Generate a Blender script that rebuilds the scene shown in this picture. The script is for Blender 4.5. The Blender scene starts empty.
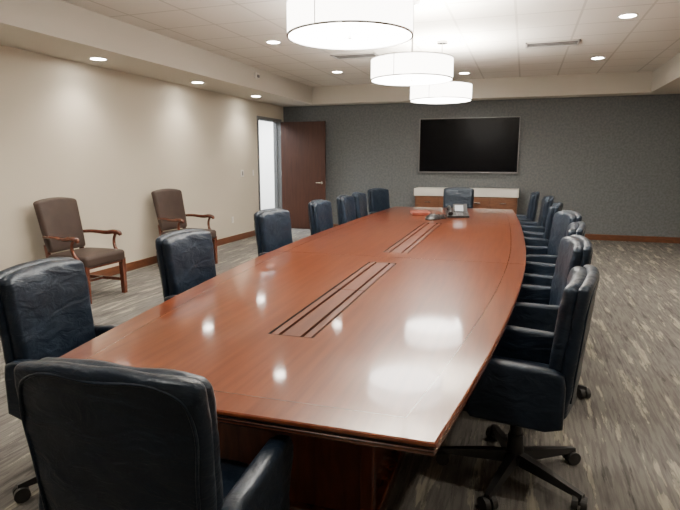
import bpy, bmesh, math, random
from mathutils import Vector, Matrix, noise
random.seed(4)
scene = bpy.context.scene
COL = scene.collection

# ------------------------------------------------------------------ materials
def newmat(name):
    m = bpy.data.materials.new(name); m.use_nodes = True
    nt = m.node_tree
    return m, nt, nt.nodes['Principled BSDF']
def N(nt, typ, **kw):
    n = nt.nodes.new(typ)
    for k, v in kw.items(): setattr(n, k, v)
    return n
def simple(name, col, rough=0.5, metal=0.0, spec=0.5, bump=None, emis=None, var=0.0, coat=0.0):
    m, nt, b = newmat(name)
    b.inputs['Base Color'].default_value = (*col, 1)
    b.inputs['Roughness'].default_value = rough
    b.inputs['Metallic'].default_value = metal
    b.inputs['Specular IOR Level'].default_value = spec
    b.inputs['Coat Weight'].default_value = coat
    tc = N(nt, 'ShaderNodeTexCoord')
    if var > 0:
        nz = N(nt, 'ShaderNodeTexNoise'); nz.inputs['Scale'].default_value = 9; nz.inputs['Detail'].default_value = 5
        nt.links.new(tc.outputs['Object'], nz.inputs['Vector'])
        r = N(nt, 'ShaderNodeValToRGB')
        r.color_ramp.elements[0].position = .3; r.color_ramp.elements[1].position = .7
        r.color_ramp.elements[0].color = (*[c*(1-var) for c in col], 1)
        r.color_ramp.elements[1].color = (*[min(1, c*(1+var)) for c in col], 1)
        nt.links.new(nz.outputs['Fac'], r.inputs['Fac']); nt.links.new(r.outputs['Color'], b.inputs['Base Color'])
    if bump:
        sc, st, di = bump
        nz = N(nt, 'ShaderNodeTexNoise'); nz.inputs['Scale'].default_value = sc; nz.inputs['Detail'].default_value = 4
        nt.links.new(tc.outputs['Object'], nz.inputs['Vector'])
        bp = N(nt, 'ShaderNodeBump'); bp.inputs['Strength'].default_value = st; bp.inputs['Distance'].default_value = di
        nt.links.new(nz.outputs['Fac'], bp.inputs['Height']); nt.links.new(bp.outputs['Normal'], b.inputs['Normal'])
    if emis:
        b.inputs['Emission Color'].default_value = (*emis[0], 1); b.inputs['Emission Strength'].default_value = emis[1]
    return m

def wood(name, c1, c2, rough, scale=(9, .7, 9), coat=0.0, bumpst=.05, lo=.3, hi=.72, crough=.15, spec=.5, dist=.6):
    m, nt, b = newmat(name)
    tc = N(nt, 'ShaderNodeTexCoord'); mp = N(nt, 'ShaderNodeMapping')
    mp.inputs['Scale'].default_value = scale
    nt.links.new(tc.outputs['Object'], mp.inputs['Vector'])
    nz = N(nt, 'ShaderNodeTexNoise'); nz.inputs['Scale'].default_value = 4; nz.inputs['Detail'].default_value = 8; nz.inputs['Distortion'].default_value = dist
    nt.links.new(mp.outputs['Vector'], nz.inputs['Vector'])
    r = N(nt, 'ShaderNodeValToRGB'); r.color_ramp.elements[0].position = lo; r.color_ramp.elements[1].position = hi
    r.color_ramp.elements[0].color = (*c1, 1); r.color_ramp.elements[1].color = (*c2, 1)
    nt.links.new(nz.outputs['Fac'], r.inputs['Fac']); nt.links.new(r.outputs['Color'], b.inputs['Base Color'])
    b.inputs['Roughness'].default_value = rough; b.inputs['Coat Weight'].default_value = coat; b.inputs['Coat Roughness'].default_value = crough
    b.inputs['Specular IOR Level'].default_value = spec
    n2 = N(nt, 'ShaderNodeTexNoise'); n2.inputs['Scale'].default_value = 14; n2.inputs['Detail'].default_value = 3
    nt.links.new(mp.outputs['Vector'], n2.inputs['Vector'])
    bp = N(nt, 'ShaderNodeBump'); bp.inputs['Strength'].default_value = bumpst; bp.inputs['Distance'].default_value = .004
    nt.links.new(n2.outputs['Fac'], bp.inputs['Height']); nt.links.new(bp.outputs['Normal'], b.inputs['Normal'])
    return m

M_wall = simple('wall_cream_paint', (.60, .55, .46), .75, bump=(180, .15, .002), spec=.25)
M_soffit = simple('soffit_paint', (.60, .57, .51), .8, spec=.2)
M_white = simple('white_laminate', (.78, .76, .72), .35)
M_dkframe = simple('door_frame_paint', (.13, .135, .14), .45)
M_wood_tab = wood('table_cherry', (.115, .024, .0075), (.175, .046, .014), .3, (9, .5, 9), coat=.75, bumpst=.03, crough=.07, spec=.12, dist=.1)
M_wood_bord = wood('table_cherry_border', (.108, .022, .0075), (.162, .042, .013), .3, (9, .5, 9), coat=.75, bumpst=.025, crough=.07, spec=.12, dist=.1)
M_inlay = simple('table_dark_inlay', (.09, .020, .008), .2, coat=.5)
M_inlay_dk = simple('table_dark_reveal', (.02, .008, .005), .35)
M_wood_dark = wood('table_mahogany_edge', (.065, .016, .007), (.13, .035, .014), .25, (5, 5, 1), coat=.3)
M_lid = wood('trough_lid_wood', (.07, .017, .007), (.12, .032, .012), .4, (7, .6, 7), coat=.15, spec=.2, dist=.1)
M_door = wood('door_walnut', (.036, .012, .007), (.058, .021, .012), .5, (5, 5, .5), spec=.3)
M_base = wood('baseboard_wood', (.10, .036, .016), (.16, .058, .026), .35, (2, 2, 8))
M_cred = wood('credenza_wood', (.12, .048, .025), (.19, .08, .038), .35, (2, 2, 8))
M_gwood = wood('armchair_wood', (.065, .016, .009), (.13, .034, .017), .25, (6, 6, 3), coat=.3)
M_gfab = simple('armchair_vinyl', (.046, .030, .025), .5, bump=(90, .25, .003), var=.15, spec=.3)
M_black = simple('black_plastic', (.012, .012, .013), .38)
M_trough = simple('trough_black', (.006, .005, .005), .6, spec=.2)
M_chrome = simple('chrome', (.6, .6, .6), .2, metal=1)
M_screen = simple('tv_screen_glass', (.003, .003, .004), .22, spec=.08)
M_bezel = simple('tv_bezel', (.20, .20, .21), .4, metal=.8)
M_caster = simple('caster_rubber', (.02, .02, .02), .5)
M_plate = simple('switch_plate', (.75, .73, .68), .4)
M_vent = simple('vent_metal', (.42, .40, .38), .5)
M_ventdark = simple('vent_dark', (.03, .03, .03), .9)
M_shade = simple('pendant_fabric', (.8, .78, .74), .8, emis=((1, .94, .86), 11))
M_diff = simple('pendant_diffuser', (.9, .88, .84), .6, emis=((1, .95, .88), 24))
M_lamp = simple('downlight_lamp', (.9, .9, .9), .5, emis=((1, .93, .82), 90))
M_trimw = simple('downlight_trim', (.8, .78, .75), .4)
M_redbrown = simple('red_brown_leather', (.20, .045, .025), .45)
M_grayp = simple('gray_plastic', (.20, .205, .22), .4)
M_silver = simple('pale_display', (.30, .33, .37), .3)

def leather():
    m, nt, b = newmat('navy_leather')
    tc = N(nt, 'ShaderNodeTexCoord')
    nz = N(nt, 'ShaderNodeTexNoise'); nz.inputs['Scale'].default_value = 7; nz.inputs['Detail'].default_value = 6
    nt.links.new(tc.outputs['Object'], nz.inputs['Vector'])
    r = N(nt, 'ShaderNodeValToRGB'); r.color_ramp.elements[0].position = .35; r.color_ramp.elements[1].position = .75
    r.color_ramp.elements[0].color = (.0055, .0105, .020, 1); r.color_ramp.elements[1].color = (.0115, .020, .036, 1)
    nt.links.new(nz.outputs['Fac'], r.inputs['Fac']); nt.links.new(r.outputs['Color'], b.inputs['Base Color'])
    b.inputs['Roughness'].default_value = .38; b.inputs['Specular IOR Level'].default_value = .38
    b.inputs['Specular Tint'].default_value = (.80, .89, 1, 1)
    mp = N(nt, 'ShaderNodeMapping'); mp.inputs['Scale'].default_value = (1, 1, 2.2)
    nt.links.new(tc.outputs['Object'], mp.inputs['Vector'])
    w = N(nt, 'ShaderNodeTexNoise'); w.inputs['Scale'].default_value = 8; w.inputs['Detail'].default_value = 4; w.inputs['Distortion'].default_value = 1.0
    nt.links.new(mp.outputs['Vector'], w.inputs['Vector'])
    v = N(nt, 'ShaderNodeTexVoronoi'); v.inputs['Scale'].default_value = 220
    nt.links.new(tc.outputs['Object'], v.inputs['Vector'])
    b1 = N(nt, 'ShaderNodeBump'); b1.inputs['Strength'].default_value = .45; b1.inputs['Distance'].default_value = .02
    b2 = N(nt, 'ShaderNodeBump'); b2.inputs['Strength'].default_value = .15; b2.inputs['Distance'].default_value = .002
    nt.links.new(w.outputs['Fac'], b1.inputs['Height']); nt.links.new(v.outputs['Distance'], b2.inputs['Height'])
    nt.links.new(b1.outputs['Normal'], b2.inputs['Normal']); nt.links.new(b2.outputs['Normal'], b.inputs['Normal'])
    return m
M_leather = leather()

def carpet():
    m, nt, b = newmat('carpet_streaked')
    tc = N(nt, 'ShaderNodeTexCoord')
    def nz(scale, s, det=3, dist=0, off=(0, 0, 0)):
        mp = N(nt, 'ShaderNodeMapping'); mp.inputs['Scale'].default_value = scale; mp.inputs['Location'].default_value = off
        nt.links.new(tc.outputs['Object'], mp.inputs['Vector'])
        n = N(nt, 'ShaderNodeTexNoise'); n.inputs['Scale'].default_value = s; n.inputs['Detail'].default_value = det; n.inputs['Distortion'].default_value = dist
        nt.links.new(mp.outputs['Vector'], n.inputs['Vector']); return n
    a = nz((8, .9, 1), 1.5, 9, .15); a.inputs['Roughness'].default_value = .66
    c = nz((34, 2.4, 1), 1.6, 4, .1, (5, 3, 0))
    g = nz((11, 1.0, 1), 1.7, 8, .15, (13, 7, 2)); g.inputs['Roughness'].default_value = .66
    f = nz((1, 1, 1), 200, 2)
    r1 = N(nt, 'ShaderNodeValToRGB')
    cr = r1.color_ramp
    cr.elements[0].position = .36; cr.elements[0].color = (.115, .109, .102, 1)
    cr.elements[1].position = .44; cr.elements[1].color = (.146, .139, .129, 1)
    e = cr.elements.new(.56); e.color = (.156, .148, .136, 1)
    e = cr.elements.new(.575); e.color = (.275, .257, .212, 1)
    nt.links.new(a.outputs['Fac'], r1.inputs['Fac'])
    r2 = N(nt, 'ShaderNodeValToRGB')
    r2.color_ramp.elements[0].position = .42; r2.color_ramp.elements[0].color = (.68, .68, .69, 1)
    r2.color_ramp.elements[1].position = .55; r2.color_ramp.elements[1].color = (1, 1, 1, 1)
    nt.links.new(c.outputs['Fac'], r2.inputs['Fac'])
    r3 = N(nt, 'ShaderNodeValToRGB')
    r3.color_ramp.elements[0].position = .40; r3.color_ramp.elements[0].color = (.58, .58, .60, 1)
    r3.color_ramp.elements[1].position = .425; r3.color_ramp.elements[1].color = (1, 1, 1, 1)
    nt.links.new(g.outputs['Fac'], r3.inputs['Fac'])
    mx = N(nt, 'ShaderNodeMix', data_type='RGBA', blend_type='MULTIPLY'); mx.inputs[0].default_value = .8
    nt.links.new(r1.outputs['Color'], mx.inputs[6]); nt.links.new(r2.outputs['Color'], mx.inputs[7])
    m2 = N(nt, 'ShaderNodeMix', data_type='RGBA', blend_type='MULTIPLY'); m2.inputs[0].default_value = .8
    nt.links.new(mx.outputs[2], m2.inputs[6]); nt.links.new(r3.outputs['Color'], m2.inputs[7])
    nt.links.new(m2.outputs[2], b.inputs['Base Color'])
    b.inputs['Roughness'].default_value = .95; b.inputs['Specular IOR Level'].default_value = .1
    bp = N(nt, 'ShaderNodeBump'); bp.inputs['Strength'].default_value = .5; bp.inputs['Distance'].default_value = .006
    nt.links.new(f.outputs['Fac'], bp.inputs['Height']); nt.links.new(bp.outputs['Normal'], b.inputs['Normal'])
    return m
M_carpet = carpet()

def backwall():
    m, nt, b = newmat('gray_vinyl_wallcovering')
    tc = N(nt, 'ShaderNodeTexCoord')
    n = N(nt, 'ShaderNodeTexNoise'); n.inputs['Scale'].default_value = 26; n.inputs['Detail'].default_value = 5
    nt.links.new(tc.outputs['Object'], n.inputs['Vector'])
    r = N(nt, 'ShaderNodeValToRGB'); r.color_ramp.elements[0].position = .38; r.color_ramp.elements[1].position = .62
    r.color_ramp.elements[0].color = (.108, .118, .125, 1); r.color_ramp.elements[1].color = (.142, .153, .160, 1)
    nt.links.new(n.outputs['Fac'], r.inputs['Fac']); nt.links.new(r.outputs['Color'], b.inputs['Base Color'])
    b.inputs['Roughness'].default_value = .7; b.inputs['Specular IOR Level'].default_value = .3
    bp = N(nt, 'ShaderNodeBump'); bp.inputs['Strength'].default_value = .12; bp.inputs['Distance'].default_value = .003
    nt.links.new(n.outputs['Fac'], bp.inputs['Height']); nt.links.new(bp.outputs['Normal'], b.inputs['Normal'])
    return m
M_back = backwall()

def ceilingmat():
    m, nt, b = newmat('acoustic_tile_ceiling')
    tc = N(nt, 'ShaderNodeTexCoord'); sp = N(nt, 'ShaderNodeSeparateXYZ')
    nt.links.new(tc.outputs['Object'], sp.inputs[0])
    def line(out, off, per=.66, w=.026):
        a = N(nt, 'ShaderNodeMath', operation='ADD'); a.inputs[1].default_value = off + 40*per
        nt.links.new(out, a.inputs[0])
        mo = N(nt, 'ShaderNodeMath', operation='MODULO'); mo.inputs[1].default_value = per
        nt.links.new(a.outputs[0], mo.inputs[0])
        l = N(nt, 'ShaderNodeMath', operation='LESS_THAN'); l.inputs[1].default_value = w
        nt.links.new(mo.outputs[0], l.inputs[0]); return l
    lx = line(sp.outputs['X'], .19); ly = line(sp.outputs['Y'], .1)
    mxm = N(nt, 'ShaderNodeMath', operation='MAXIMUM')
    nt.links.new(lx.outputs[0], mxm.inputs[0]); nt.links.new(ly.outputs[0], mxm.inputs[1])
    nz = N(nt, 'ShaderNodeTexNoise'); nz.inputs['Scale'].default_value = 120
    nt.links.new(tc.outputs['Object'], nz.inputs['Vector'])
    mix = N(nt, 'ShaderNodeMix', data_type='RGBA')
    mix.inputs[6].default_value = (.74, .705, .64, 1); mix.inputs[7].default_value = (.56, .53, .47, 1)
    nt.links.new(mxm.outputs[0], mix.inputs[0]); nt.links.new(mix.outputs[2], b.inputs['Base Color'])
    b.inputs['Roughness'].default_value = .9
    bp = N(nt, 'ShaderNodeBump'); bp.inputs['Strength'].default_value = .15; bp.inputs['Distance'].default_value = .004
    nt.links.new(nz.outputs['Fac'], bp.inputs['Height']); nt.links.new(bp.outputs['Normal'], b.inputs['Normal'])
    return m
M_ceil = ceilingmat()

# ------------------------------------------------------------------ mesh helpers
def obj_from_bm(bm, name, mat=None, smooth=False, parent=None, mats=None, recalc=True):
    if recalc: bmesh.ops.recalc_face_normals(bm, faces=bm.faces)
    me = bpy.data.meshes.new(name); bm.to_mesh(me); bm.free()
    if mats:
        for mm in mats: me.materials.append(mm)
    elif mat: me.materials.append(mat)
    if smooth:
        for p in me.polygons: p.use_smooth = True
    o = bpy.data.objects.new(name, me); COL.objects.link(o)
    if parent: o.parent = parent
    return o
def bm_box(bm, lo, hi, bevel=0.0, seg=2):
    c = [(a+b)/2 for a, b in zip(lo, hi)]; s = [b-a for a, b in zip(lo, hi)]
    r = bmesh.ops.create_cube(bm, size=1, matrix=Matrix.Translation(c) @ Matrix.Diagonal((*s, 1)))
    if bevel:
        es = list({e for v in r['verts'] for e in v.link_edges})
        bmesh.ops.bevel(bm, geom=es, offset=bevel, segments=seg, affect='EDGES', profile=.5)
def box(name, lo, hi, mat, bevel=0.0, parent=None, seg=2):
    bm = bmesh.new(); bm_box(bm, lo, hi, bevel, seg)
    return obj_from_bm(bm, name, mat, parent=parent)
def cyl(bm, r, z0, z1, x=0, y=0, seg=24, r2=None, mat=None):
    M = Matrix.Translation((x, y, (z0+z1)/2))
    if mat is not None: M = mat @ M
    return bmesh.ops.create_cone(bm, cap_ends=True, segments=seg, radius1=r, radius2=r if r2 is None else r2, depth=z1-z0, matrix=M)
def pad(name, size, r, mat, deform=None, mid=8, cs=4, parent=None):
    """upholstered rounded box, finely gridded, optional deformation"""
    h = [s/2 for s in size]
    def coords(hh):
        rr = min(r, hh*.999)
        a = [-hh + rr*i/cs for i in range(cs)]
        b = [-hh+rr + (2*(hh-rr))*i/mid for i in range(mid+1)]
        return a + b + [-x for x in reversed(a)]
    C = [coords(x) for x in h]
    bm = bmesh.new()
    def P(p):
        inner = Vector([max(-(h[i]-min(r, h[i]*.999)), min(h[i]-min(r, h[i]*.999), p[i])) for i in range(3)])
        d = Vector(p)-inner
        if d.length > 1e-9:
            d.normalize(); d = d*r
        q = inner+d
        return deform(q, h) if deform else q
    for ax in range(3):
        u, w = [(1, 2), (0, 2), (0, 1)][ax]
        for sgn in (-1, 1):
            g = []
            for a in C[u]:
                row = []
                for b_ in C[w]:
                    p = [0, 0, 0]; p[ax] = sgn*h[ax]; p[u] = a; p[w] = b_
                    row.append(bm.verts.new(P(p)))
                g.append(row)
            for i in range(len(g)-1):
                for j in range(len(g[0])-1):
                    bm.faces.new((g[i][j], g[i+1][j], g[i+1][j+1], g[i][j+1]))
    bmesh.ops.remove_doubles(bm, verts=bm.verts, dist=1e-4)
    return obj_from_bm(bm, name, mat, smooth=True, parent=parent)
def tube(name, pts, rad, mat, parent=None, radii=None, res=4, cyclic=False):
    cu = bpy.data.curves.new(name, 'CURVE'); cu.dimensions = '3D'; cu.bevel_depth = rad; cu.bevel_resolution = res; cu.use_fill_caps = True
    s = cu.splines.new('BEZIER'); s.bezier_points.add(len(pts)-1); s.use_cyclic_u = cyclic
    for i, p in enumerate(pts):
        bp = s.bezier_points[i]; bp.co = p; bp.handle_left_type = bp.handle_right_type = 'AUTO'
        bp.radius = radii[i] if radii else 1
    s.resolution_u = 8
    tmp = bpy.data.objects.new(name+'_tmp', cu); COL.objects.link(tmp)
    dg = bpy.context.evaluated_depsgraph_get()
    me = bpy.data.meshes.new_from_object(tmp.evaluated_get(dg)); me.name = name
    bpy.data.objects.remove(tmp)
    me.materials.clear(); me.materials.append(mat)
    for p in me.polygons: p.use_smooth = True
    o = bpy.data.objects.new(name, me); COL.objects.link(o)
    if parent: o.parent = parent
    return o
def empty(name, loc=(0, 0, 0), rz=0):
    e = bpy.data.objects.new(name, None); COL.objects.link(e); e.location = loc; e.rotation_euler = (0, 0, rz); e.empty_display_size = .1
    return e
def extr_profile(bm, prof, x0, x1):
    a = [bm.verts.new((x0, y, z)) for y, z in prof]; b = [bm.verts.new((x1, y, z)) for y, z in prof]
    n = len(prof); bm.faces.new(a); bm.faces.new(list(reversed(b)))
    for i in range(n): bm.faces.new((a[i], b[i], b[(i+1) % n], a[(i+1) % n]))

# ------------------------------------------------------------------ room
XL, XR, YB, YF = -5.25, 3.1, 11.65, -1.6
ZS, ZC = 2.73, 3.09
TL, TR, TB, TF = -4.40, 2.05, 11.25, -.8
DY0, DY1, DH = 10.38, 11.45, 2.38
box('floor', (XL-2.6, YF-.2, -.1), (XR+.2, YB+2.5, 0), M_carpet)
bm = bmesh.new()
bm_box(bm, (XL-.15, YF-.1, 0), (XL, DY0, ZC+.1)); bm_box(bm, (XL-.15, DY1, 0), (XL, YB+.1, ZC+.1)); bm_box(bm, (XL-.15, DY0, DH), (XL, DY1, ZC+.1))
obj_from_bm(bm, 'wall_left', M_wall)
box('wall_back', (XL, YB, 0), (XR+.1, YB+.15, ZC+.1), M_back)
box('wall_right', (XR, YF-.1, 0), (XR+.15, YB, ZC+.1), M_wall)
box('wall_front', (XL, YF-.15, 0), (XR, YF, ZC+.1), M_wall)
box('ceiling', (TL-.02, TF-.02, ZC), (TR+.02, TB+.02, ZC+.1), M_ceil)
bm = bmesh.new()
bm_box(bm, (XL, YF, ZS), (TL, YB, ZC+.1)); bm_box(bm, (TR, YF, ZS), (XR, YB, ZC+.1))
bm_box(bm, (TL, TB, ZS), (TR, YB, ZC+.1)); bm_box(bm, (TL, YF, ZS), (TR, TF, ZC+.1))
obj_from_bm(bm, 'ceiling_soffit', M_soffit)
BH = .115
box('baseboard_left', (XL, YF, 0), (XL+.018, DY0-.06, BH), M_base, .004)
box('baseboard_back', (XL+.02, YB-.018, 0), (XR, YB, BH), M_base, .004)
box('baseboard_right', (XR-.018, YF, 0), (XR, YB-.02, BH), M_base, .004)
M_corr = simple('corridor_paint', (.8, .8, .78), .8)
box('wall_corridor_far', (XL-2.6, YF-.1, 0), (XL-2.5, YB+2.5, 3.0), M_corr)
box('wall_corridor_end', (XL-2.5, YB+2.3, 0), (XL, YB+2.4, 3.0), M_corr)
box('wall_corridor_side', (XL-.15, YB+.15, 0), (XL-.02, YB+2.3, 3.0), M_corr)
box('ceiling_corridor', (XL-2.6, 6, 2.8), (XL-.16, YB+2.4, 2.9), M_corr)
box('wall_corridor_near', (XL-2.5, 6.0, 0), (XL-.16, 6.1, 2.8), M_corr)
bm = bmesh.new()
bm_box(bm, (XL-.17, DY0-.06, 0), (XL+.015, DY0, DH+.06)); bm_box(bm, (XL-.17, DY1, 0), (XL+.015, DY1+.06, DH+.06)); bm_box(bm, (XL-.17, DY0, DH), (XL+.015, DY1, DH+.06))
bm_box(bm, (XL-.10, DY0, 0), (XL-.08, DY0+.02, DH)); bm_box(bm, (XL-.10, DY1-.02, 0), (XL-.08, DY1, DH))
obj_from_bm(bm, 'trim_door_frame', M_dkframe)
d = empty('door_1', (XL+.03, DY1+.02, 0), math.radians(-1))
box('leaf', (0, -.045, .01), (1.06, 0, DH), M_door, .003, parent=d)
bm = bmesh.new()
for s, yy in ((-1, -.045), (1, 0)):
    M = Matrix.Translation((.98, yy, 1.05)) @ Matrix.Rotation(math.radians(90), 4, 'X')
    cyl(bm, .028, -.012, .012, mat=M); cyl(bm, .010, -.05, .05, mat=M)
    bm_box(bm, (.86, yy+s*.05-.008, 1.04), (.99, yy+s*.05+.008, 1.06), .004)
obj_from_bm(bm, 'lever_handle', M_chrome, parent=d)
bm = bmesh.new()
for z in (.25, 1.2, 2.1): bm_box(bm, (-.012, -.03, z), (.004, 0, z+.1))
obj_from_bm(bm, 'hinges', M_chrome, parent=d)
def plate(name, y, z, w=.08, h=.12, m=M_white):
    e = empty(name, (XL, y, z))
    box('plate', (0, -w/2, -h/2), (.008, w/2, h/2), M_plate, .003, parent=e)
    box('rocker', (.008, -w*.2, -h*.28), (.013, w*.2, h*.28), m, .002, parent=e)
    return e
plate('light_switch', 9.64, 1.29, .12, .14, M_grayp); plate('light_switch', 10.1, 1.29, .06, .12)
plate('wall_outlet', 9.2, .42)
e = empty('motion_sensor', (TL, 8.64, 2.95)); box('body', (0, -.07, -.05), (.05, .07, .05), M_plate, .012, parent=e); pad('lens', (.03, .07, .05), .014, M_grayp, lambda q, h: q+Vector((.055, 0, -.01)), 2, 3, parent=e)

# ------------------------------------------------------------------ table
TY0, TY1, TH = 1.42, 9.25, .76
YM = (TY0+TY1)/2
WN, WM, WF = .762, 1.085, .97
def halfw(y):
    if y < YM: return WM-(WM-WN)*((YM-y)/(YM-TY0))**2
    return WM-(WM-WF)*((y-YM)/(TY1-YM))**2
NS = 48
def outline(ins):
    ys = [TY0+ins+(TY1-TY0-2*ins)*i/NS for i in range(NS+1)]
    R = [(halfw(y)-ins, y-YM) for y in ys]; L = [(-halfw(y)+ins, y-YM) for y in reversed(ys)]
    return R+L
table = empty('conference_table', (-1.035, YM, 0), math.radians(1.15))
bm = bmesh.new()
prof = [(.135, TH, 0), (.1315, TH, 2), (.008, TH, 1), (.002, TH-.003, 1), (0, TH-.010, 1), (.003, TH-.014, 1), (.007, TH-.016, 4), (.004, TH-.020, 4), (.008, TH-.024, 4), (.004, TH-.028, 3), (.008, TH-.033, 3), (.006, TH-.04, 3), (.014, TH-.048, 3), (.03, TH-.055, 3)]
rings = []
for ins, z, mi in prof:
    rings.append([bm.verts.new((x, y, z)) for x, y in outline(ins)])
n = len(rings[0])
for k in range(len(rings)-1):
    for i in range(n):
        f = bm.faces.new((rings[k][i], rings[k][(i+1) % n], rings[k+1][(i+1) % n], rings[k+1][i])); f.material_index = prof[k+1][2]
R0 = rings[0]
SW = .112
slots = [(4, 16), (19, 34)]
colL = [bm.verts.new((-SW, R0[i].co.y, TH)) for i in range(NS+1)]
colR = [bm.verts.new((SW, R0[i].co.y, TH)) for i in range(NS+1)]
for i in range(NS):
    bm.faces.new((colR[i], R0[i], R0[i+1], colR[i+1]))
    bm.faces.new((R0[n-1-i], colL[i], colL[i+1], R0[n-2-i]))
    if not any(a <= i < b for a, b in slots):
        bm.faces.new((colL[i], colR[i], colR[i+1], colL[i+1]))
RB = rings[-1]
for i in range(NS):
    f = bm.faces.new((RB[i], RB[n-1-i], RB[n-2-i], RB[i+1])); f.material_index = 3
slot_y = [(R0[a].co.y, R0[b].co.y) for a, b in slots]
obj_from_bm(bm, 'top', parent=table, mats=[M_wood_tab, M_wood_bord, M_inlay, M_wood_dark, M_inlay_dk])
bm = bmesh.new()
for y in (4.33, 7.05):
    bm_box(bm, (-halfw(y)+.01, y-YM-.002, TH-.002), (halfw(y)-.01, y-YM+.002, TH+.0003))
obj_from_bm(bm, 'panel_seams', M_inlay, parent=table)
for (a, b) in slot_y:
    bm = bmesh.new()
    bm_box(bm, (-SW, a, TH-.05), (SW, b, TH-.035))
    for s in (-1, 1): bm_box(bm, (min(s*SW, s*(SW-.004)), a, TH-.04), (max(s*SW, s*(SW-.004)), b, TH-.0006))
    bm_box(bm, (-SW, a, TH-.04), (SW, a+.006, TH-.0006)); bm_box(bm, (-SW, b-.006, TH-.04), (SW, b, TH-.0006))
    obj_from_bm(bm, 'cable_trough', M_trough, parent=table)
    bm = bmesh.new(); m = (a+b)/2
    for p, q in ((a+.010, m-.003), (m+.003, b-.010)):
        for x0, x1 in ((-.098, -.062), (-.046, .046), (.062, .098)): bm_box(bm, (x0, p, TH-.02), (x1, q, TH-.001))
    obj_from_bm(bm, 'trough_lid', M_lid, parent=table)
bm = bmesh.new()
bm_box(bm, (-.66, 2.3-YM, .62), (.66, 8.4-YM, .704))
for y0 in (2.0, 4.75, 7.6):
    y0 -= YM
    bm_box(bm, (-.42, y0, .06), (.42, y0+.85, .70), .01); bm_box(bm, (-.46, y0-.04, 0), (.46, y0+.89, .07), .01)
    for xx in (-.42, .42):
        for yy in (y0, y0+.85): bm_box(bm, (xx-.03, yy-.03, .07), (xx+.03, yy+.03, .69), .008)
obj_from_bm(bm, 'pedestals', M_wood_dark, parent=table)

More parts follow.
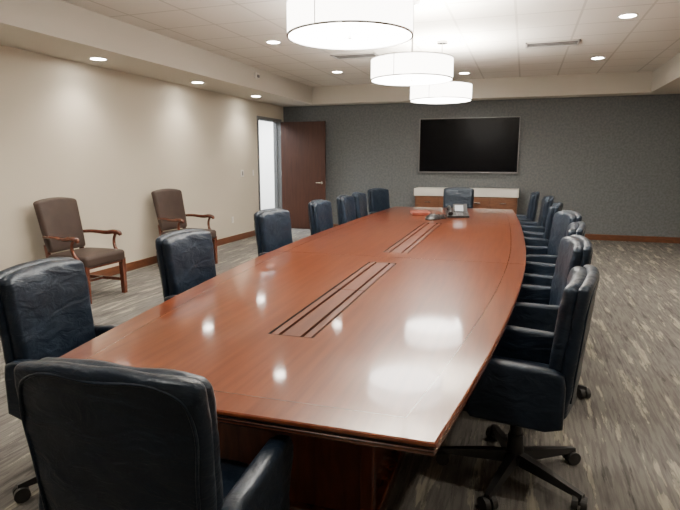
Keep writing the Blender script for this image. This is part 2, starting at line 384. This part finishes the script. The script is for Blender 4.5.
# ------------------------------------------------------------------ conference chair (local: faces +Y)
def build_conf_parts():
    parts = []
    def lean(z): return -.23 - max(0, z-.45)*.10
    def back_def(w0, w1, puff, off):
        def f(q, h):
            z = q.z+.755
            t = (z-.44)/.63
            q = q.copy()
            u = q.x/h[0]; v = q.z/h[2]
            q.x *= w0+(w1-w0)*t
            edge = max(0, 1-u**4)*max(0, 1-v**4)
            s = 1 if q.y > 0 else -.6
            q.y += s*puff*edge
            q.y += .028*u**2
            if v > 0:
                z -= .024*abs(u)**3*v
                q.x *= 1-.04*v**6
            wr = noise.noise(Vector((q.x*9+off, q.y*5, q.z*14)))*.007
            q.y += wr + lean(z)
            q.z = z + wr*.5
            return q
        return f
    f1 = back_def(.93, 1.0, .004, 1)
    parts.append(pad('back_shell', (.55, .05, .62), .024, M_leather, lambda q, h: f1(q, h)+Vector((0, -.028, 0)), 14, 4))
    f2 = back_def(.93, 1.0, .020, 5)
    parts.append(pad('back_cushion', (.53, .065, .60), .032, M_leather, lambda q, h: f2(q, h)+Vector((0, .018, 0)), 14, 4))
    pts = []
    for (x, z) in ((-.225, .52), (-.24, .78), (-.243, .96), (-.215, 1.012), (0, 1.035), (.215, 1.012), (.243, .96), (.24, .78), (.225, .52)):
        pts.append((x, lean(z)-.053+.028*(x/.275)**2, z))
    parts.append(tube('piping', pts, .0045, M_leather))
    def seat_def(q, h):
        q = q.copy()
        e = max(0, 1-(q.x/h[0])**4)*max(0, 1-(q.y/h[1])**4)
        if q.z > 0: q.z += .022*e
        q.z -= .03*max(0, q.y/h[1])**3
        q.z += noise.noise(Vector((q.x*8, q.y*8, 3)))*.005
        return q+Vector((0, .035, .465))
    parts.append(pad('seat', (.49, .50, .11), .05, M_leather, seat_def, 10, 4))
    parts.append(box('seat_pan', (-.2, -.18, .375), (.2, .22, .415), M_black, .01))
    for s in (-1, 1):
        prof = [(-.25, .42), (-.25, .60), (-.24, .655), (-.20, .672), (-.10, .676), (.05, .682), (.14, .682), (.19, .668), (.21, .635), (.205, .59), (.18, .54), (.165, .49), (.165, .43), (.14, .40), (-.18, .395)]
        bm = bmesh.new(); extr_profile(bm, prof, s*.268-.034, s*.268+.034)
        bmesh.ops.recalc_face_normals(bm, faces=bm.faces)
        es = [e for e in bm.edges if abs(e.verts[0].co.x-e.verts[1].co.x) < 1e-6]
        bmesh.ops.bevel(bm, geom=es, offset=.022, segments=4, affect='EDGES', profile=.5)
        parts.append(obj_from_bm(bm, 'arm', M_leather, smooth=True))
    bm = bmesh.new()
    cyl(bm, .028, .20, .38); cyl(bm, .045, .10, .22, r2=.036); cyl(bm, .055, .075, .115)
    bm_box(bm, (-.12, -.10, .345), (.12, .12, .38), .01)
    for k in range(5):
        a = math.radians(72*k+18)
        Mr = Matrix.Rotation(a, 4, 'Z')
        segs = [(.03, .030, .075, .130), (.16, .025, .07, .116), (.32, .018, .062, .090), (.365, .015, .062, .082)]
        vs = []
        for (r, w, z0, z1) in segs:
            vs.append([bm.verts.new(Mr @ Vector(p)) for p in ((r, -w, z0), (r, w, z0), (r, w*.7, z1), (r, -w*.7, z1))])
        for i in range(3):
            for j in range(4): bm.faces.new((vs[i][j], vs[i][(j+1) % 4], vs[i+1][(j+1) % 4], vs[i+1][j]))
        bm.faces.new(vs[0]); bm.faces.new(vs[-1])
        cyl(bm, .008, .03, .07, mat=Mr @ Matrix.Translation((.35, 0, 0)), seg=8)
    parts.append(obj_from_bm(bm, 'star_base', M_black))
    bm = bmesh.new()
    for k in range(5):
        a = math.radians(72*k+18); Mr = Matrix.Rotation(a, 4, 'Z') @ Matrix.Translation((.35, 0, .034)) @ Matrix.Rotation(.6+k, 4, 'Z') @ Matrix.Rotation(math.pi/2, 4, 'Y')
        cyl(bm, .034, -.032, -.006, mat=Mr, seg=20); cyl(bm, .034, .006, .032, mat=Mr, seg=20); cyl(bm, .012, -.01, .01, mat=Mr, seg=10)
    parts.append(obj_from_bm(bm, 'casters', M_caster))
    return parts
conf_parts = build_conf_parts()
first = [True]
def conf_chair(x, y, deg, base_rot=0):
    e = empty('conference_chair', (x, y, 0), math.radians(deg))
    for p in conf_parts:
        if first[0]: o = p
        else:
            o = bpy.data.objects.new(p.name.split('.')[0], p.data); COL.objects.link(o)
        o.parent = e
        if o.name.startswith(('star_base', 'casters')):
            o.rotation_euler = (0, 0, math.radians(base_rot)); o.location = (0, -.03, 0)
    first[0] = False
    return e
conf_chair(-.955, 1.30, 3)
conf_chair(-1.93, 2.02, -84, 20)
conf_chair(-1.955, 3.22, -92, 50)
for i, (x, y, r) in enumerate([(-2.11, 4.92, -98), (-2.10, 6.28, -92), (-2.09, 7.28, -90), (-2.12, 8.05, -88), (-2.16, 9.2, -112)]): conf_chair(x, y, r, i*31)
conf_chair(-1.1, 9.72, 180, 10)
for i, (x, y, r) in enumerate([(.0, 2.65, 83), (.07, 3.72, 95), (.14, 4.65, 86), (.16, 5.6, 104), (.10, 6.8, 84), (.06, 8.0, 92), (-.1, 9.0, 90)]): conf_chair(x, y, r, i*23+7.5)

# ------------------------------------------------------------------ guest arm chairs (local: faces +Y)
def guest_parts():
    P = []
    def bdef(q, h):
        q = q.copy(); t = (q.z+h[2])/(2*h[2])
        q.x *= .90+.10*t
        if q.z > 0: q.z -= .035*(q.x/h[0])**2*(q.z/h[2])
        e = max(0, 1-(q.x/h[0])**4)*max(0, 1-(q.z/h[2])**4)
        q.y += .014*e*(1 if q.y > 0 else -.3)
        z = q.z+.83
        q.y += -.25-max(0, z-.5)*.2
        q.z = z; return q
    P.append(pad('back', (.58, .085, .60), .036, M_gfab, bdef, 10, 4))
    def sdef(q, h):
        q = q.copy(); e = max(0, 1-(q.x/h[0])**4)*max(0, 1-(q.y/h[1])**4)
        if q.z > 0: q.z += .025*e
        q.x *= .94+.06*(q.y/h[1]+1)/2
        return q+Vector((0, .02, .455))
    P.append(pad('seat', (.62, .56, .12), .035, M_gfab, sdef, 8, 4))
    bm = bmesh.new()
    def leg(p0, p1, w0, w1):
        a = [bm.verts.new((p0[0]+i*w0, p0[1]+j*w0, p0[2])) for i, j in ((-1, -1), (1, -1), (1, 1), (-1, 1))]
        b = [bm.verts.new((p1[0]+i*w1, p1[1]+j*w1, p1[2])) for i, j in ((-1, -1), (1, -1), (1, 1), (-1, 1))]
        bm.faces.new(a); bm.faces.new(b)
        for i in range(4): bm.faces.new((a[i], a[(i+1) % 4], b[(i+1) % 4], b[i]))
    for s in (-1, 1):
        leg((s*.285, .26, .42), (s*.285, .265, 0), .028, .023)
        leg((s*.25, -.24, .44), (s*.25, -.34, 0), .026, .021)
        leg((s*.245, -.27, .42), (s*.245, -.30, .62), .02, .018)
        bm_box(bm, (s*.27-.012, -.29, .15), (s*.27+.012, .26, .185), .003)
    bm_box(bm, (-.27, -.03, .155), (.27, -.005, .185), .003)
    bm_box(bm, (-.27, .235, .375), (.27, .275, .42), .004)
    bm_box(bm, (-.25, -.26, .375), (.25, -.23, .42), .004)
    P.append(obj_from_bm(bm, 'frame', M_gwood))
    for s in (-1, 1):
        P.append(tube('arm', [(s*.265, -.30, .71), (s*.30, -.15, .715), (s*.32, .02, .705), (s*.325, .15, .715), (s*.325, .215, .70), (s*.325, .225, .675)], .024, M_gwood, radii=[.8, .9, 1.05, 1.2, 1.15, .7]))
        P.append(tube('arm_post', [(s*.322, .16, .70), (s*.322, .13, .62), (s*.312, .15, .53), (s*.30, .22, .45), (s*.29, .25, .40)], .021, M_gwood, radii=[.8, .85, .95, 1.15, 1.1]))
    return P
gp = guest_parts()
for i, (x, y, rz) in enumerate(((-4.69, 4.88, -90), (-4.67, 6.86, -98))):
    e = empty('upholstered_armchair', (x, y, 0), math.radians(rz))
    for p in gp:
        o = p if i == 0 else bpy.data.objects.new(p.name.split('.')[0], p.data)
        if i: COL.objects.link(o)
        o.parent = e

# ------------------------------------------------------------------ TV
tv = empty('wall_television', (-1.125, YB, 1.84))
box('housing', (-.98, -.07, -.53), (.98, -.005, .53), M_black, .01, parent=tv)
bm = bmesh.new()
W, H_, bz = 1.0, .555, .018
for lo, hi in (((-W, -.085, H_-bz), (W, -.06, H_)), ((-W, -.085, -H_), (W, -.06, -H_+bz*1.3)), ((-W, -.085, -H_), (-W+bz, -.06, H_)), ((W-bz, -.085, -H_), (W, -.06, H_))): bm_box(bm, lo, hi, .003)
obj_from_bm(bm, 'bezel', M_bezel, parent=tv)
box('screen', (-W+bz, -.079, -H_+bz), (W-bz, -.065, H_-bz), M_screen, parent=tv)

# ------------------------------------------------------------------ credenza
cr = empty('credenza', (-1.1, 11.35, 0))
cw = 1.02
box('carcass', (-cw+.02, -.22, .06), (cw-.02, .24, .83), M_cred, .004, parent=cr)
box('plinth', (-cw+.06, -.19, 0), (cw-.06, .22, .06), M_black, parent=cr)
box('top', (-cw, -.25, .83), (cw, .26, .98), M_white, .006, parent=cr)
bm = bmesh.new()
for k in range(4):
    x0 = -cw+.04+k*(2*cw-.08)/4
    bm_box(bm, (x0+.012, -.238, .09), (x0+(2*cw-.08)/4-.012, -.22, .56), .004)
    bm_box(bm, (x0+.012, -.238, .585), (x0+(2*cw-.08)/4-.012, -.22, .81), .004)
obj_from_bm(bm, 'doors', M_cred, parent=cr)
bm = bmesh.new()
for k in range(4):
    x0 = -cw+.04+(k+.5)*(2*cw-.08)/4
    bm_box(bm, (x0-.06, -.26, .70), (x0+.06, -.238, .715), .003); bm_box(bm, (x0-.06, -.26, .50), (x0+.06, -.238, .512), .003)
obj_from_bm(bm, 'pulls', M_chrome, parent=cr)

# ------------------------------------------------------------------ things on the table
TZ = TH+.002
ph = empty('desk_telephone', (-.86, 7.75, TZ), math.radians(14))
bm = bmesh.new(); extr_profile(bm, [(-.12, 0), (.12, 0), (.12, .08), (.10, .085), (-.12, .025)], -.15, .15)
obj_from_bm(bm, 'body', M_black, parent=ph)
bm = bmesh.new(); extr_profile(bm, [(.02, .058), (.11, .082), (.11, .17), (.09, .175)], -.05, .14)
obj_from_bm(bm, 'display_housing', M_black, parent=ph)
bm = bmesh.new(); extr_profile(bm, [(.024, .078), (.029, .078), (.079, .158), (.074, .158)], -.03, .085)
obj_from_bm(bm, 'display', M_silver, parent=ph)
tube('handset', [(-.105, -.11, .055), (-.105, -.06, .09), (-.105, .02, .11), (-.105, .09, .125), (-.105, .13, .11)], .026, M_black, parent=ph, radii=[1.3, 1, .8, 1, 1.3])
bm = bmesh.new()
for i in range(3):
    for j in range(4): bm_box(bm, (-.02+i*.032, -.10+j*.024, .030+j*.0065), (.004+i*.032, -.084+j*.024, .042+j*.0065), .002)
obj_from_bm(bm, 'keys', M_grayp, parent=ph)
cpts = [(-.16-.012*t+.05*math.cos(t*1.1), -.05+.08*math.sin(t*1.3), .010+.008*(t % 3)) for t in range(14)]
tube('cord', cpts, .008, M_black, parent=ph)
cf = empty('conference_speakerphone', (-1.14, 7.38, TZ), .4)
bm = bmesh.new(); pts = []
for i in range(36):
    a = i/36*math.tau; r = .11+.07*max(0, math.cos(1.5*a))**2; pts.append((r*math.cos(a), r*math.sin(a)))
lay = [(1, 0), (1, .014), (.85, .036), (.5, .06)]
rg = [[bm.verts.new((x*s, y*s, z)) for x, y in pts] for s, z in lay]
for k in range(3):
    for i in range(36): bm.faces.new((rg[k][i], rg[k][(i+1) % 36], rg[k+1][(i+1) % 36], rg[k+1][i]))
bm.faces.new(rg[0]); bm.faces.new(rg[-1])
obj_from_bm(bm, 'shell', M_black, parent=cf)
box('keypad', (-.03, -.04, .058), (.03, .03, .063), M_grayp, .003, parent=cf)
pf = empty('leather_portfolio', (-1.42, 7.95, TZ), .3)
box('cover', (-.13, -.17, 0), (.13, .17, .05), M_redbrown, .008, parent=pf); box('pages', (-.12, -.16, .01), (.135, .16, .04), M_white, parent=pf)

# ------------------------------------------------------------------ pendants
def pendant(x, y):
    e = empty('drum_pendant_lamp', (x, y, 0)); R, z0, z1 = .405, 2.335, 2.53
    def ring(bm, r0, r1, a, b, seg=64):
        V = []
        for i in range(seg):
            t = i/seg*math.tau; c, s = math.cos(t), math.sin(t)
            V.append([bm.verts.new((r*c, r*s, z)) for r, z in ((r1, a), (r1, b), (r0, b), (r0, a))])
        for i in range(seg):
            for j in range(4): bm.faces.new((V[i][j], V[(i+1) % seg][j], V[(i+1) % seg][(j+1) % 4], V[i][(j+1) % 4]))
    bm = bmesh.new(); ring(bm, R-.006, R, z0, z1); obj_from_bm(bm, 'shade', M_shade, parent=e)
    bm = bmesh.new(); ring(bm, R-.008, R+.004, z0-.004, z0+.006); ring(bm, R-.008, R+.004, z1-.006, z1+.004)
    for k in range(3):
        t = k*math.tau/3; Mr = Matrix.Rotation(t, 4, 'Z')
        cyl(bm, .005, 0, R, mat=Mr @ Matrix.Translation((0, 0, z1-.01)) @ Matrix.Rotation(math.pi/2, 4, 'Y'), seg=8)
    for k in range(3):
        t = k*math.tau/3+.3; cyl(bm, .004, z0, z1, x=(R+.002)*math.cos(t), y=(R+.002)*math.sin(t), seg=8)
    obj_from_bm(bm, 'chrome_bands', M_chrome, parent=e)
    bm = bmesh.new(); cyl(bm, R-.01, z0+.008, z0+.016, seg=64); obj_from_bm(bm, 'diffuser', M_diff, parent=e)
    bm = bmesh.new(); cyl(bm, .009, z1-.05, ZC-.02, seg=12); cyl(bm, .07, ZC-.03, ZC, seg=32); cyl(bm, .03, z1-.06, z1+.02, seg=20)
    cyl(bm, .012, z0-.01, z0+.02, seg=16)
    obj_from_bm(bm, 'stem_and_canopy', M_chrome, parent=e)
    L = bpy.data.lights.new('pendant_bulb_up', 'AREA'); L.shape = 'DISK'; L.size = .7; L.energy = 190; L.color = (1, .94, .85)
    o = bpy.data.objects.new('pendant_bulb_up', L); COL.objects.link(o); o.parent = e; o.location = (0, 0, z1-.09); o.rotation_euler = (math.pi, 0, 0)
for y in (3.55, 5.6, 7.6): pendant(-1.12, y)

# ------------------------------------------------------------------ downlights
def downlight(x, y, z, watts, ang=120, r=.085):
    e = empty('recessed_downlight', (x, y, z))
    bm = bmesh.new(); V = []
    for i in range(32):
        t = i/32*math.tau; c, s = math.cos(t), math.sin(t)
        V.append([bm.verts.new((q*c, q*s, w)) for q, w in ((r+.02, -.0005), (r+.018, -.006), (r, -.007), (r-.004, -.001))])
    for i in range(32):
        for j in range(4): bm.faces.new((V[i][j], V[(i+1) % 32][j], V[(i+1) % 32][(j+1) % 4], V[i][(j+1) % 4]))
    obj_from_bm(bm, 'trim_ring', M_trimw, smooth=True, parent=e)
    bm = bmesh.new(); cyl(bm, r-.003, -.004, -.001, seg=32); obj_from_bm(bm, 'lens', M_lamp, parent=e)
    L = bpy.data.lights.new('spot', 'SPOT'); L.energy = watts; L.spot_size = math.radians(ang); L.spot_blend = .9; L.shadow_soft_size = .07; L.color = (1, .89, .75)
    o = bpy.data.objects.new('spot', L); COL.objects.link(o); o.parent = e; o.location = (0, 0, -.02)
for y in (1.4, 3.45, 5.5, 7.6, 9.55): downlight(-4.86, y, ZS, 98, 122)
for y in (1.7, 4.3, 6.93, 9.55):
    downlight(-3.25, y, ZC, 110); downlight(.97, y, ZC, 110)
downlight(-1.12, 10.4, ZC, 100); downlight(-1.12, .6, ZC, 100)
for y in (3.45, 7.6): downlight(2.6, y, ZS, 80, 130)

def vent(x, y):
    e = empty('ceiling_air_vent', (x, y, ZC)); w, dd = .34, .17
    bm = bmesh.new()
    for lo, hi in (((-w, -dd, -.014), (w, -dd+.025, 0)), ((-w, dd-.025, -.014), (w, dd, 0)), ((-w, -dd, -.014), (-w+.025, dd, 0)), ((w-.025, -dd, -.014), (w, dd, 0))): bm_box(bm, lo, hi)
    for k in range(3):
        yy = -dd+.075+k*.085
        bm_box(bm, (-w+.02, yy, -.006), (w-.02, yy+.012, -.003))
    obj_from_bm(bm, 'grille', M_vent, parent=e); box('duct', (-w+.02, -dd+.02, -.002), (w-.02, dd-.02, -.0005), M_ventdark, parent=e)
vent(.26, 8.2); vent(-2.5, 8.2); vent(.26, 3.0); vent(-2.5, 3.0)

L = bpy.data.lights.new('corridor_light', 'AREA'); L.shape = 'RECTANGLE'; L.size = 1.2; L.size_y = 4; L.energy = 450; L.color = (.93, .97, 1)
o = bpy.data.objects.new('corridor_light', L); COL.objects.link(o); o.location = (XL-1.3, 11.4, 2.78)

w = bpy.data.worlds.new('world'); scene.world = w; w.use_nodes = True
w.node_tree.nodes['Background'].inputs[0].default_value = (.8, .8, .8, 1); w.node_tree.nodes['Background'].inputs[1].default_value = .1

# ------------------------------------------------------------------ camera
cam = bpy.data.cameras.new('camera'); co = bpy.data.objects.new('camera', cam); COL.objects.link(co)
co.location = (0, 0, 1.55); co.rotation_euler = (math.radians(90-9.9), 0, math.radians(18.5))
cam.sensor_width = 36; cam.lens = 545/680*36; cam.clip_start = .05
scene.camera = co
